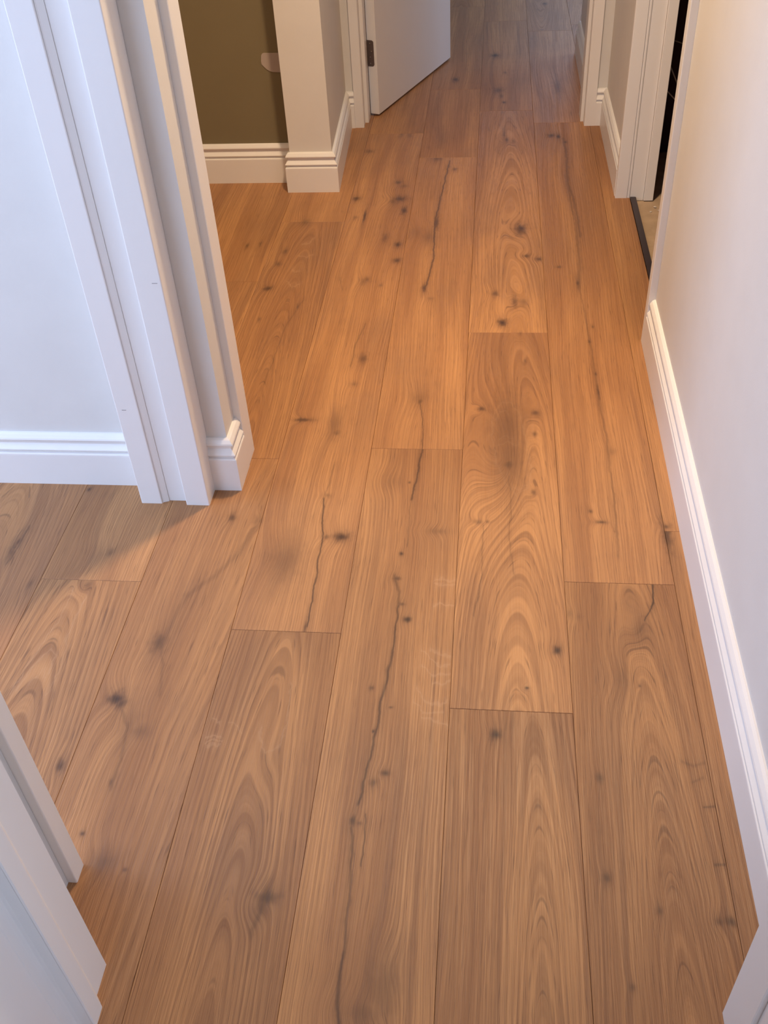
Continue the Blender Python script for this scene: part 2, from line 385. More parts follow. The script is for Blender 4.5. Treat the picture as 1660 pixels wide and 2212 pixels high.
# ---------------------------------------------------------------- the floor: every plank its own piece
X0, W = -0.05288, 0.22256
LEN = 1.327
KNOTS = [(0.0555, 1.9888, 0.0308, 0.0973, 0.18, 0.57), (0.0616, 1.8674, 0.0316, 0.0811, 0.18, 0.57), (0.0626, 1.8495, 0.0216, 0.0498, 0.15, 0.475), (0.0582, 1.844, 0.0088, 0.016, 0.57, 0.252), (-0.0099, 2.0712, 0.0085, 0.0082, 0.665, 0.294), (0.1266, 2.0557, 0.0094, 0.0101, 0.57, 0.252), (0.122, 1.9653, 0.0051, 0.0096, 0.57, 0.252), (0.1134, 1.7429, 0.0057, 0.0099, 0.57, 0.252), (-0.0091, 1.6347, 0.0083, 0.0062, 0.427, 0.189), (0.0093, 1.6369, 0.0037, 0.0046, 0.475, 0.21), (0.0315, 1.0661, 0.0088, 0.009, 0.95, 0.42), (0.1482, 1.2686, 0.0071, 0.0082, 0.95, 0.42), (0.0882, 1.1743, 0.0038, 0.0033, 0.855, 0.378), (0.1043, 3.1168, 0.0179, 0.0317, 0.855, 0.378), (0.0207, 2.6736, 0.0112, 0.0143, 0.57, 0.252), (0.0429, 2.5018, 0.0119, 0.0183, 0.95, 0.42), (0.0783, 2.623, 0.0086, 0.025, 0.57, 0.252), (0.1055, 2.6203, 0.0122, 0.0166, 0.332, 0.147), (0.1191, 2.9183, 0.0105, 0.0096, 0.665, 0.294), (0.1578, 2.8956, 0.0104, 0.0095, 0.665, 0.294), (0.1041, 2.3003, 0.0034, 0.0093, 0.475, 0.21), (0.0936, 2.4432, 0.0035, 0.0101, 0.285, 0.126), (0.2702, 2.7368, 0.005, 0.0204, 0.76, 0.336), (0.2888, 2.152, 0.0032, 0.0297, 0.76, 0.336), (0.2877, 2.2368, 0.0033, 0.0089, 0.665, 0.294), (0.3001, 1.901, 0.0098, 0.0164, 0.285, 0.126), (0.2593, 1.6442, 0.0108, 0.0046, 0.665, 0.294), (0.2386, 1.6793, 0.0037, 0.0047, 0.57, 0.252), (0.2868, 1.6149, 0.0036, 0.006, 0.332, 0.147), (0.297, 2.4802, 0.0035, 0.0077, 0.57, 0.252), (0.2827, 2.4001, 0.0034, 0.0098, 0.665, 0.294), (0.2178, 2.8421, 0.0077, 0.0062, 0.57, 0.252), (0.3088, 1.3298, 0.0112, 0.0195, 0.105, 0.332), (0.208, 0.9871, 0.0056, 0.0074, 0.475, 0.21), (0.2053, 0.8043, 0.0058, 0.0078, 0.617, 0.273), (0.2808, 0.7558, 0.0056, 0.0074, 0.475, 0.21), (0.3663, 0.7441, 0.0074, 0.0065, 0.475, 0.21), (0.3834, 0.746, 0.0074, 0.0072, 0.712, 0.315), (0.2287, 0.6385, 0.0047, 0.0059, 0.427, 0.189), (0.2643, 1.2008, 0.0137, 0.0154, 0.075, 0.237), (0.2952, 1.1893, 0.0023, 0.0033, 0.57, 0.252), (0.1769, 1.3671, 0.0074, 0.0101, 0.237, 0.105), (0.1946, 1.3591, 0.0065, 0.0088, 0.237, 0.105), (0.395, 1.6084, 0.0079, 0.0418, 0.76, 0.336), (0.3972, 1.6339, 0.008, 0.0076, 0.665, 0.294), (-0.1714, 2.1159, 0.0174, 0.0254, 0.12, 0.38), (-0.1691, 2.0991, 0.0054, 0.0105, 0.57, 0.252), (-0.1811, 3.1643, 0.0085, 0.0508, 0.76, 0.336), (-0.1989, 3.0583, 0.018, 0.0312, 0.15, 0.475), (-0.2442, 3.0903, 0.0196, 0.0246, 0.09, 0.285), (-0.1948, 2.7084, 0.0064, 0.0234, 0.807, 0.357), (-0.1728, 2.6422, 0.0088, 0.0085, 0.285, 0.126), (-0.1588, 3.655, 0.0063, 0.0134, 0.475, 0.21), (-0.1351, 3.6276, 0.0094, 0.0133, 0.57, 0.252), (-0.2065, 3.7339, 0.016, 0.0231, 0.475, 0.21), (-0.1982, 3.9403, 0.0167, 0.1003, 0.237, 0.105), (-0.1729, 1.5268, 0.0045, 0.0058, 0.855, 0.378), (-0.1767, 1.4504, 0.0079, 0.0055, 0.665, 0.294), (-0.1613, 1.3776, 0.0076, 0.0052, 0.57, 0.252), (-0.1469, 1.3361, 0.0075, 0.0063, 0.95, 0.42), (-0.1877, 1.0611, 0.003, 0.004, 0.95, 0.42), (-0.1582, 0.9752, 0.0072, 0.0056, 0.76, 0.336), (-0.1764, 0.9556, 0.0057, 0.0082, 0.57, 0.252), (-0.2046, 0.8807, 0.0055, 0.0077, 0.76, 0.336), (-0.1925, 0.8763, 0.0041, 0.0034, 0.475, 0.21), (-0.201, 1.1595, 0.0047, 0.0044, 0.57, 0.252), (-0.1607, 1.1163, 0.0038, 0.0021, 0.57, 0.252), (-0.1278, 0.6155, 0.0181, 0.0328, 0.15, 0.475), (-0.1506, 0.5751, 0.0237, 0.0101, 0.135, 0.427), (-0.1166, 0.6431, 0.011, 0.0121, 0.09, 0.285), (-0.2136, 1.7715, 0.0196, 0.0154, 0.06, 0.19), (-0.1732, 1.7693, 0.0029, 0.0034, 0.57, 0.252), (-0.0968, 1.6009, 0.0183, 0.0061, 0.105, 0.332), (-0.3397, 2.3041, 0.0104, 0.0214, 0.57, 0.252), (-0.3778, 1.9985, 0.0138, 0.0338, 0.15, 0.475), (-0.369, 1.9573, 0.0084, 0.0097, 0.475, 0.21), (-0.4633, 2.0126, 0.0226, 0.006, 0.76, 0.336), (-0.4693, 2.0125, 0.0043, 0.0081, 0.76, 0.336), (-0.3848, 2.7502, 0.0117, 0.021, 0.38, 0.168), (-0.3773, 2.7622, 0.0092, 0.0151, 0.475, 0.21), (-0.3203, 3.3645, 0.0224, 0.0199, 0.76, 0.336), (-0.3436, 3.3453, 0.0119, 0.0237, 0.475, 0.21), (-0.2996, 3.2668, 0.0088, 0.0267, 0.855, 0.378), (-0.2994, 3.0013, 0.0096, 0.0169, 0.855, 0.378), (-0.347, 3.0532, 0.0098, 0.0278, 0.475, 0.21), (-0.2934, 2.8894, 0.0107, 0.0128, 0.76, 0.336), (-0.4333, 3.2203, 0.0044, 0.0413, 0.855, 0.378), (-0.4797, 3.3722, 0.0136, 0.0161, 0.76, 0.336), (-0.465, 3.2134, 0.0073, 0.0112, 0.38, 0.168), (-0.3511, 2.1777, 0.009, 0.0088, 0.38, 0.168), (-0.3304, 2.7262, 0.0052, 0.0089, 0.38, 0.168), (-0.3157, 3.4784, 0.0153, 0.0125, 0.38, 0.168), (-0.3097, 1.5749, 0.0157, 0.012, 0.902, 0.399), (-0.3436, 1.5736, 0.0074, 0.0075, 0.475, 0.21), (-0.4234, 1.4938, 0.0271, 0.0372, 0.165, 0.522), (-0.4233, 1.5112, 0.0127, 0.0145, 0.12, 0.38), (-0.3598, 1.7161, 0.0078, 0.0066, 0.38, 0.168), (-0.3492, 1.3055, 0.0034, 0.0148, 0.665, 0.294), (-0.3224, 0.7371, 0.0131, 0.0113, 0.76, 0.336), (-0.332, 0.7176, 0.0104, 0.0089, 0.15, 0.475), (-0.3583, 0.9875, 0.0118, 0.0286, 0.045, 0.142), (-0.6357, 3.1792, 0.0147, 0.0222, 0.38, 0.168), (-0.6779, 2.8696, 0.0096, 0.0129, 0.475, 0.21), (-0.68, 2.7059, 0.0119, 0.0119, 0.76, 0.336), (-0.6685, 2.958, 0.0084, 0.0168, 0.475, 0.21), (-0.5698, 2.5909, 0.0038, 0.014, 0.57, 0.252), (-0.8061, 3.0001, 0.0057, 0.0172, 0.57, 0.252), (-0.6733, 2.5164, 0.0038, 0.0108, 0.475, 0.21), (-0.7635, 3.0168, 0.0057, 0.0173, 0.38, 0.168), (-0.5674, 1.6308, 0.0067, 0.0111, 0.665, 0.294), (-0.5012, 1.6204, 0.0057, 0.0094, 0.38, 0.168), (-0.635, 1.2515, 0.0135, 0.0241, 0.617, 0.273), (-0.6799, 1.1084, 0.0144, 0.0129, 0.95, 0.42), (-0.6678, 1.0982, 0.0095, 0.0128, 0.76, 0.336), (-0.6396, 1.0571, 0.0171, 0.0267, 0.105, 0.332), (-0.6164, 1.0377, 0.0154, 0.0091, 0.15, 0.475), (-0.6351, 0.9288, 0.0044, 0.0083, 0.522, 0.231), (-0.6031, 0.7805, 0.0165, 0.0112, 0.165, 0.522), (-0.6535, 0.8284, 0.0042, 0.0042, 0.76, 0.336), (-0.5625, 0.7693, 0.0034, 0.0032, 0.475, 0.21), (-0.9338, 1.7198, 0.0051, 0.0068, 0.76, 0.336), (-0.8152, 1.5032, 0.0075, 0.0103, 0.427, 0.189), (-0.8346, 1.4877, 0.0224, 0.0232, 0.075, 0.237), (-0.8341, 1.4064, 0.0073, 0.0096, 0.38, 0.168), (-0.7371, 0.9562, 0.0075, 0.0114, 0.712, 0.315), (-0.9607, 1.4039, 0.0055, 0.011, 0.38, 0.168), (-1.0417, 1.5019, 0.0076, 0.0355, 0.475, 0.21), (-1.0373, 1.5325, 0.0048, 0.0121, 0.57, 0.252), (-0.1688, 4.6681, 0.0114, 0.026, 0.76, 0.336), (0.0074, 5.0119, 0.0159, 0.0218, 0.855, 0.378), (0.0592, 3.9193, 0.0065, 0.0198, 0.665, 0.294), (0.0483, 3.9798, 0.005, 0.0506, 0.475, 0.21), (0.0265, 4.5103, 0.0183, 0.0307, 0.57, 0.252), (0.0506, 4.3536, 0.0071, 0.0116, 0.76, 0.336), (0.0367, 4.4369, 0.009, 0.0239, 0.475, 0.21), (0.2362, 3.9564, 0.0114, 0.015, 0.76, 0.336), (0.263, 3.9452, 0.0081, 0.0199, 0.855, 0.378), (0.2855, 3.8853, 0.0064, 0.0097, 0.76, 0.336), (0.2737, 5.915, 0.0112, 0.0189, 0.665, 0.294), (0.0554, 4.7512, 0.0057, 0.0133, 0.475, 0.21), (0.2839, 4.537, 0.0145, 0.0739, 0.38, 0.168), (0.0863, 3.9034, 0.0065, 0.0147, 0.38, 0.168), (-0.3645, 3.9982, 0.0085, 0.0309, 0.38, 0.168), (-0.3316, 3.9865, 0.0085, 0.0205, 0.38, 0.168), (-0.4787, 3.8193, 0.0149, 0.0145, 0.475, 0.21), (-0.3388, 3.5127, 0.0108, 0.0127, 0.665, 0.294)]
STREAKS = [([(-0.3593, 1.8286), (-0.3641, 1.716), (-0.3626, 1.6507)], 0.0017, 0.35), ([(-0.3666, 1.7026), (-0.3582, 1.6192), (-0.3507, 1.5658), (-0.3506, 1.514), (-0.3465, 1.3892), (-0.346, 1.3094)], 0.0022, 0.8), ([(-0.1575, 3.7092), (-0.1763, 3.3612), (-0.1862, 3.1716), (-0.1765, 2.8982), (-0.1858, 2.7737), (-0.1952, 2.6909)], 0.0035, 0.75), ([(-0.1517, 1.8945), (-0.1551, 1.8255), (-0.1583, 1.7732), (-0.1646, 1.7092)], 0.0028, 0.75), ([(-0.1646, 1.7092), (-0.164, 1.6261), (-0.1626, 1.5505)], 0.0016, 0.4), ([(-0.1821, 1.4571), (-0.1696, 1.4102), (-0.1683, 1.3708)], 0.0044, 0.5), ([(-0.1674, 1.3709), (-0.1682, 1.2893), (-0.1708, 1.2241), (-0.1772, 1.1563), (-0.182, 1.0973), (-0.1876, 1.002), (-0.1953, 0.9453), (-0.1982, 0.9136)], 0.0028, 0.75), ([(-0.1751, 1.2124), (-0.1796, 1.1453), (-0.1813, 1.0819)], 0.0027, 0.5), ([(-0.1818, 0.8925), (-0.1821, 0.8582), (-0.1804, 0.8009)], 0.0012, 0.7), ([(-0.2044, 0.8653), (-0.1971, 0.8159), (-0.1949, 0.753), (-0.1932, 0.7083), (-0.1928, 0.6585)], 0.0034, 0.55), ([(-0.1928, 0.6585), (-0.1948, 0.6242), (-0.194, 0.5913), (-0.1865, 0.5587)], 0.0035, 0.7), ([(0.2799, 3.9198), (0.2851, 3.7299), (0.2762, 3.5119), (0.2885, 3.3699), (0.2949, 3.1996), (0.2974, 3.0586)], 0.0063, 0.5), ([(0.2715, 3.5542), (0.2791, 3.312), (0.2894, 3.1281), (0.2835, 2.8947), (0.273, 2.7136)], 0.0075, 0.4), ([(0.273, 2.7136), (0.2811, 2.4955), (0.2856, 2.2773), (0.2868, 2.1246), (0.2947, 1.9283), (0.2923, 1.7049), (0.2871, 1.539)], 0.0034, 0.35), ([(0.3482, 1.4521), (0.343, 1.4062), (0.3385, 1.3907)], 0.0023, 0.9), ([(0.3385, 1.3907), (0.3291, 1.3701), (0.323, 1.3549)], 0.0014, 0.8), ([(0.058, 1.7969), (0.0627, 1.6972), (0.057, 1.6035), (0.066, 1.4742)], 0.0021, 0.3), ([(0.0013, 1.6243), (-0.0011, 1.4577), (-0.0132, 1.3522)], 0.0015, 0.35), ([(-0.17, 2.0949), (-0.1567, 2.0134), (-0.151, 1.9019)], 0.0018, 0.55), ([(0.3502, 1.0277), (0.3684, 1.0194), (0.3888, 1.0271)], 0.002, 0.3), ([(0.3599, 0.9868), (0.3804, 0.9971)], 0.0015, 0.3), ([(0.3719, 0.9397), (0.3909, 0.9426)], 0.0011, 0.5), ([(0.3743, 0.8376), (0.3907, 0.8387)], 0.0011, 0.5), ([(-0.5051, 1.6298), (-0.5258, 1.5219), (-0.5612, 1.4484), (-0.6145, 1.3776), (-0.6207, 1.3248), (-0.6266, 1.2555)], 0.0074, 0.3), ([(-0.6265, 1.2373), (-0.6121, 1.1907), (-0.6005, 1.1235)], 0.0037, 0.3), ([(-0.6646, 1.0875), (-0.6409, 1.0466), (-0.6312, 0.9768), (-0.6323, 0.9197)], 0.004, 0.35), ([(-1.0334, 1.5793), (-1.0315, 1.5174), (-1.0378, 1.465)], 0.0038, 0.5), ([(-0.4635, 2.7747), (-0.4469, 2.6998)], 0.0022, 0.3), ([(-0.3531, 2.4916), (-0.3687, 2.389), (-0.3704, 2.2684)], 0.0027, 0.4), ([(-0.326, 0.7445), (-0.3306, 0.7102), (-0.3364, 0.6842)], 0.0051, 0.4), ([(-0.5585, 2.6275), (-0.5854, 2.4901), (-0.5956, 2.1736)], 0.0028, 0.3)]
FLECKS = [([(0.0197, 2.0353), (0.0181, 1.9494), (0.0287, 1.845), (0.0525, 1.7694), (0.0755, 1.7318), (0.0991, 1.7591), (0.111, 1.8209), (0.1023, 1.9327), (0.0869, 2.0368), (0.0665, 2.1016), (0.0405, 2.1011), (0.0242, 2.0637), (0.0197, 2.0353)], 0.0028, 0.5), ([(0.0279, 2.0275), (0.0371, 2.0579), (0.0499, 2.0602), (0.0615, 2.0422)], 0.0021, 0.6), ([(0.0373, 1.9442), (0.0531, 1.9579), (0.0699, 1.945)], 0.002, 0.6), ([(0.034, 1.9179), (0.053, 1.9352), (0.0775, 1.919)], 0.002, 0.6), ([(0.0642, 1.7647), (0.0789, 1.7501), (0.0992, 1.7692)], 0.0019, 0.6), ([(-0.0992, 1.4523), (-0.0537, 1.4501)], 0.0023, 0.8), ([(-0.0965, 1.4374), (-0.0543, 1.4392)], 0.0023, 0.8), ([(-0.096, 1.374), (-0.0813, 1.3811), (-0.0558, 1.3771)], 0.0022, 0.9), ([(-0.1114, 1.2573), (-0.0942, 1.2382), (-0.0738, 1.2208), (-0.0561, 1.2217)], 0.0022, 0.8), ([(-0.0953, 1.2593), (-0.075, 1.2462), (-0.057, 1.2424)], 0.0022, 0.8), ([(-0.1118, 1.2212), (-0.0919, 1.1972), (-0.0552, 1.1991)], 0.0021, 0.8), ([(-0.0872, 1.1752), (-0.0545, 1.1802)], 0.0021, 0.8), ([(-0.115, 1.1606), (-0.1003, 1.1322), (-0.0846, 1.1267), (-0.0561, 1.1346)], 0.0021, 0.8), ([(-0.1172, 1.1292), (-0.1022, 1.1068), (-0.0627, 1.111)], 0.002, 0.7), ([(-0.1038, 1.0922), (-0.0861, 1.0911), (-0.0539, 1.0836)], 0.002, 0.8), ([(-0.4891, 1.0335), (-0.4618, 1.0339)], 0.0015, 0.8), ([(-0.4868, 1.0235), (-0.4582, 1.0251)], 0.0015, 0.8), ([(-0.4822, 1.0148), (-0.4596, 1.016)], 0.0015, 0.8), ([(-0.4865, 1.0748), (-0.4702, 1.0642)], 0.0015, 0.7), ([(-0.454, 1.0692), (-0.4263, 1.0481)], 0.0015, 0.6), ([(-0.3957, 1.0579), (-0.3848, 1.0182), (-0.3711, 1.0032), (-0.3502, 1.0271), (-0.3492, 1.0863), (-0.3541, 1.1638)], 0.0025, 0.7), ([(-0.8594, 1.3874), (-0.8603, 1.3063), (-0.8748, 1.2376), (-0.8899, 1.1085)], 0.0024, 0.7), ([(-0.8241, 1.3699), (-0.8304, 1.3025), (-0.8274, 1.2485), (-0.8148, 1.1877), (-0.8186, 1.1122)], 0.0024, 0.7), ([(-0.8504, 1.229), (-0.8362, 1.208), (-0.8315, 1.1659)], 0.0023, 0.7), ([(-0.8504, 1.229), (-0.8667, 1.1899), (-0.8823, 1.1223)], 0.0023, 0.7), ([(-0.8453, 1.178), (-0.8359, 1.1496)], 0.0017, 0.6), ([(-0.8453, 1.178), (-0.8638, 1.1322)], 0.0017, 0.6), ([(-0.6174, 3.0083), (-0.5955, 3.0183), (-0.5875, 3.0598)], 0.0047, 0.7), ([(-0.6188, 2.9277), (-0.5937, 2.9144), (-0.5737, 2.9339)], 0.0046, 0.7), ([(-0.626, 2.8311), (-0.614, 2.8123), (-0.5975, 2.8216)], 0.0045, 0.7), ([(-0.6301, 2.7478), (-0.6065, 2.7118), (-0.5875, 2.7297)], 0.0044, 0.7)]

bm = bmesh.new()
for q in ((-3.1, 0.500, -1.5, 4.0), (-2.4, 2.7, 4.0, 8.5), (-0.80, 1.3, -2.5, -1.5), (0.500, 1.3, -1.5, 0.62)):
    add_box(bm, q[0], q[1], q[2], q[3], -0.040, -0.0115)
floor = struct(link('floor', from_bm('floor', bm), M_SUB), 'wide warm oak plank floor running down the corridor with dark knots')

_plank_cache = {}
def plank_mesh(w, l):
    key = (round(w, 4), round(l, 4))
    if key in _plank_cache: return _plank_cache[key].copy()
    bm = bmesh.new()
    g, c = 0.00025, 0.0007
    lo = [bm.verts.new((x, y, -0.0115)) for x, y in ((g, g), (w - g, g), (w - g, l - g), (g, l - g))]
    md = [bm.verts.new((x, y, -c)) for x, y in ((g, g), (w - g, g), (w - g, l - g), (g, l - g))]
    k = g + c
    hi = [bm.verts.new((x, y, 0)) for x, y in ((k, k), (w - k, k), (w - k, l - k), (k, l - k))]
    bm.faces.new(lo[::-1]); bm.faces.new(hi)
    for A, B in ((lo, md), (md, hi)):
        for i in range(4):
            bm.faces.new((A[i], A[(i + 1) % 4], B[(i + 1) % 4], B[i]))
    me = from_bm('plank', bm)
    _plank_cache[key] = me
    return me

# where one board ends and the next begins, per column of boards; other columns run at the usual length
JOINTS = {-4: [0.10, 1.419, 2.75, 4.08, 5.4], -3: [0.523, 1.850, 3.182, 4.51, 5.8], -2: [-0.4, 1.293, 4.006, 5.3], -1: [0.28, 1.898, 3.745, 4.53, 5.9],
          0: [-0.21, 1.120, 2.447, 4.25, 5.6], 1: [-0.2, 1.456, 4.10, 5.4], 2: [-0.98, 1.62, 4.30, 5.5]}
# grain of the boards seen close to: (column, near end) -> pith, depth, slope, tone, figure
GRAIN = {  # tone holds board colour plus painted-in dimness on the nearest boards
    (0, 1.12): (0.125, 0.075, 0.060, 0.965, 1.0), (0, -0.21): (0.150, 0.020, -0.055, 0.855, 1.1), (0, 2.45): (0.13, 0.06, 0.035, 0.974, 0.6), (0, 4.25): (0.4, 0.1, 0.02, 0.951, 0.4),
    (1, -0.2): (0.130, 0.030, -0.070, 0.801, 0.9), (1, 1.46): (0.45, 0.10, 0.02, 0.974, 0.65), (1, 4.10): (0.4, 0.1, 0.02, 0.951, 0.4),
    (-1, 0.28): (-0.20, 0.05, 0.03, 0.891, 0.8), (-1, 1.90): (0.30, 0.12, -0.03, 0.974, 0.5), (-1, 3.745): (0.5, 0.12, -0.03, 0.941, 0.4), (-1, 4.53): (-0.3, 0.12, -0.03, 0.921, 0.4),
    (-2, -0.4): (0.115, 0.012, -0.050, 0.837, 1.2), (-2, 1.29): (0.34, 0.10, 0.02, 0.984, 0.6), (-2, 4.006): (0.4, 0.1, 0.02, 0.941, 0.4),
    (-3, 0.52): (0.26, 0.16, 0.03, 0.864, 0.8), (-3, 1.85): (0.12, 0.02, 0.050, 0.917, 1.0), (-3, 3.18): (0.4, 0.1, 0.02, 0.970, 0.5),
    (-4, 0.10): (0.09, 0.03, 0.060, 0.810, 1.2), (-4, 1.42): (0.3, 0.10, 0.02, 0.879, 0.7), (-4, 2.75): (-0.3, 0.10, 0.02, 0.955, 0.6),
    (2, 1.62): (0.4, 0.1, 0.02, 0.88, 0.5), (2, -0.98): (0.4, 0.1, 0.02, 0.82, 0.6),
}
pieces = []
def rows(col, ya, yb):
    if col in JOINTS and ya < 0:
        js = JOINTS[col]
        ends = [js[0] - LEN * k for k in (3, 2, 1)] + js + [js[-1] + LEN * k for k in (1, 2, 3)]
    else:
        ph = (col * 0.4371) % 1.0 * LEN
        k0 = math.floor((ya - ph) / LEN)
        ends = [ph + (k0 + k) * LEN for k in range(12)]
    for y, y2 in zip(ends[:-1], ends[1:]):
        a, c = max(y, ya), min(y2, yb)
        if c - a > 0.03: yield y, a, c
for col in range(-13, 3):
    xa, xb = X0 + col * W, min(X0 + (col + 1) * W, 0.4835)
    if col == 2: xb = 0.4835
    for y, a, c in rows(col, -1.45, 8.4): pieces.append((col, y, xa, xb, a, c))
for col in range(2, 12):
    xa, xb = max(X0 + col * W, 0.4835), X0 + (col + 1) * W
    if xb - xa < 0.02: continue
    for y, a, c in rows(col, 4.35, 8.4): pieces.append((col, y, xa, xb, a, c))

for n, (col, y, xa, xb, a, c) in enumerate(pieces):
    seed = 3.7 * col + 1.9 * y + 40.0
    ks = [(k[0] - xa, k[1] - a, k[2], k[3], k[4], k[5]) for k in KNOTS if xa - 0.005 < k[0] < xb + 0.005 and a - 0.005 < k[1] < c + 0.005]
    ss, ff = [], []
    for src, dst in ((STREAKS, ss), (FLECKS, ff)):
        for pts, wd, dk in src:
            mx = sum(q[0] for q in pts) / len(pts); my = sum(q[1] for q in pts) / len(pts)
            if xa < mx < xb and a < my < c:
                for (x1, y1), (x2, y2) in zip(pts[:-1], pts[1:]):
                    dst.append((x1 - xa, y1 - a, x2 - xa, y2 - a, wd, dk))
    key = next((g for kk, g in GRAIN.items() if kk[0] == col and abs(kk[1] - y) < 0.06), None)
    if key is None:
        rr = random.Random(int(seed * 1000))
        pith = rr.choice((rr.uniform(0.04, 0.18), rr.uniform(-0.5, 0.6)))
        key = (pith, rr.uniform(0.02, 0.16), rr.choice((-1, 1)) * rr.uniform(0.02, 0.07), rr.uniform(0.90, 0.99), rr.uniform(0.4, 0.8))
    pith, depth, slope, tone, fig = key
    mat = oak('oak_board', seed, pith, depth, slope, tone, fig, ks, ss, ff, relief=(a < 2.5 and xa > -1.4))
    link('plank', plank_mesh(xb - xa, c - a), mat, floor, (xa, a, 0))

# ---------------------------------------------------------------- walls
H = 2.45
def wall(name, polys, mat=None, label=None):
    bm = bmesh.new()
    for p_, z0, z1 in polys: add_prism(bm, p_, z0, z1)
    return struct(link(name, from_bm(name, bm), mat or M_WALL), label)
def R4(x0, x1, y0, y1): return [(x0, y0), (x1, y0), (x1, y1), (x0, y1)]

wall('wall_right', [(R4(0.442, 0.560, 0.60, 2.395), 0, H), (R4(0.442, 0.560, 2.395, 3.366), 2.06, H),
                    (R4(0.450, 0.560, 3.366, 4.075), 0, H)], label='white corridor wall on the right')
wall('wall_left', [(R4(-3.10, -0.629, 1.756, 1.887), 0, H), ([(-0.629, 1.756), (-0.629, 1.745), (-0.583, 1.745), (-0.583, 1.875), (-0.629, 1.887)], 0, H)],
     label='white wall of the left room, lit blue by daylight')
wall('wall_left_near', [(R4(-0.780, -0.648, 0.60, 0.742), 0, H), (R4(-0.780, -0.648, 0.742, 1.69), 2.06, H)])
wall('wall_alcove', [(R4(-2.40, -0.722, 3.540, 3.64), 0, H)], M_OLIVE, 'dark olive wall at the back of the alcove')
wall('wall_alcove_side', [(R4(-2.50, -2.40, 1.887, 3.64), 0, H)])
wall('wall_pillar', [([(-0.720, 3.449), (-0.567, 3.449), (-0.595, 4.093), (-0.595, 4.20), (-0.720, 4.20)], 0, H)],
     label='white wall end between alcove and open door')
wall('wall_cross', [(R4(-2.40, -0.5951, 4.0931, 4.20), 0, H), (R4(-0.595, -0.548, 4.094, 4.20), 0, H), ([(0.400, 4.077), (0.56, 4.0751), (0.56, 4.20), (0.400, 4.20)], 0, H),
                    (R4(-0.548, 0.400, 4.10, 4.20), 2.06, H), (R4(0.56, 2.7, 4.20, 4.30), 0, H)])
wall('wall_far_right', [(R4(0.403, 0.530, 4.2005, 5.02), 0, H)], label='grey shaded stub wall beyond the far doorway')
wall('wall_far', [(R4(-2.5, 0.3, 8.40, 8.5), 0, H), (R4(1.9, 2.7, 8.40, 8.5), 0, H), (R4(0.3, 1.9, 8.40, 8.5), 0, 0.85), (R4(0.3, 1.9, 8.40, 8.5), 2.15, H)])
wall('wall_far_left', [(R4(-2.5, -2.4, 4.2, 8.4), 0, H)])
wall('wall_far_east', [(R4(2.6, 2.7, 4.3, 5.6), 0, H), (R4(2.6, 2.7, 7.2, 8.4), 0, H), (R4(2.6, 2.7, 5.6, 7.2), 0, 0.85), (R4(2.6, 2.7, 5.6, 7.2), 2.15, H)])
wall('wall_left_room', [(R4(-3.2, -3.1, -1.5, 0.3), 0, H), (R4(-3.2, -3.1, 1.6, 1.887), 0, H), (R4(-3.2, -3.1, 0.3, 1.6), 0, 0.85), (R4(-3.2, -3.1, 0.3, 1.6), 2.15, H), (R4(-3.1, -2.55, -1.5, -1.4), 0, H), (R4(-0.95, -0.78, -1.5, -1.4), 0, H), (R4(-2.55, -0.95, -1.5, -1.4), 0, 0.85), (R4(-2.55, -0.95, -1.5, -1.4), 2.15, H)])
wall('wall_hall_left', [(R4(-0.780, -0.665, -2.4, 0.525), 0, H)])
wall('wall_hall_right', [(R4(1.2, 1.3, -2.4, -0.33), 0, H), (R4(1.2, 1.3, 0.37, 0.60), 0, H), (R4(1.2, 1.3, -0.33, 0.37), 0, 0.55), (R4(1.2, 1.3, -0.33, 0.37), 1.75, H), (R4(0.372, 1.2, 0.50, 0.60), 0, H)])
wall('wall_hall_back', [(R4(-0.78, -0.7, -2.5, -2.4), 0, H), (R4(0.1, 1.3, -2.5, -2.4), 0, H), (R4(-0.7, 0.1, -2.5, -2.4), 0, 0.9), (R4(-0.7, 0.1, -2.5, -2.4), 2.10, H)])
wall('wall_frame_left', [(R4(-0.780, -0.575, 0.525, 0.600), 0, H)])
wall('ceiling', [(R4(-3.2, 2.7, -2.5, 8.5), H, H + 0.08)], M_CEIL)
# unlit room behind the doorway on the right
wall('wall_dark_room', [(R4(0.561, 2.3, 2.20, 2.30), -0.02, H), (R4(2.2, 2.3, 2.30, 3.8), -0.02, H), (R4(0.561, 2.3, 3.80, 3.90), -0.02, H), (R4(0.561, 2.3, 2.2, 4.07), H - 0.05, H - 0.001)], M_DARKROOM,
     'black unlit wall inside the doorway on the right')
struct(box('floor_dark_room', 0.5045, 2.2, 2.305, 3.798, -0.05, -0.012, M_CONC), 'bare beige screed floor in the doorway on the right')

# ---------------------------------------------------------------- baseboards
BB = [(0, 0), (0.0185, 0), (0.0185, 0.0865), (0.0180, 0.0895), (0.0165, 0.0915), (0.0118, 0.0930), (0.0112, 0.0975), (0.0170, 0.0995), (0.0178, 0.1010), (0.0172, 0.1030), (0.0092, 0.1135),
      (0.0080, 0.1150), (0.0078, 0.1225), (0.0085, 0.1245), (0.0140, 0.1258), (0.0147, 0.1280), (0.0135, 0.1315), (0.0085, 0.1390), (0.0035, 0.1420), (0, 0.1420)]
def baseboard(name, path, label=None):
    return struct(sweep(name, path, BB, M_TRIM), label)
baseboard('baseboard_right', [(0.442, 0.60), (0.442, 2.378)], 'long moulded white baseboard along the right wall')
baseboard('baseboard_right_far', [(0.450, 3.374), (0.450, 4.075), (0.410, 4.076)], 'short moulded white baseboard between the two doorways on the right')
baseboard('baseboard_left', [(-0.792, 1.756), (-3.10, 1.756)], 'moulded white baseboard of the left room, lit blue')
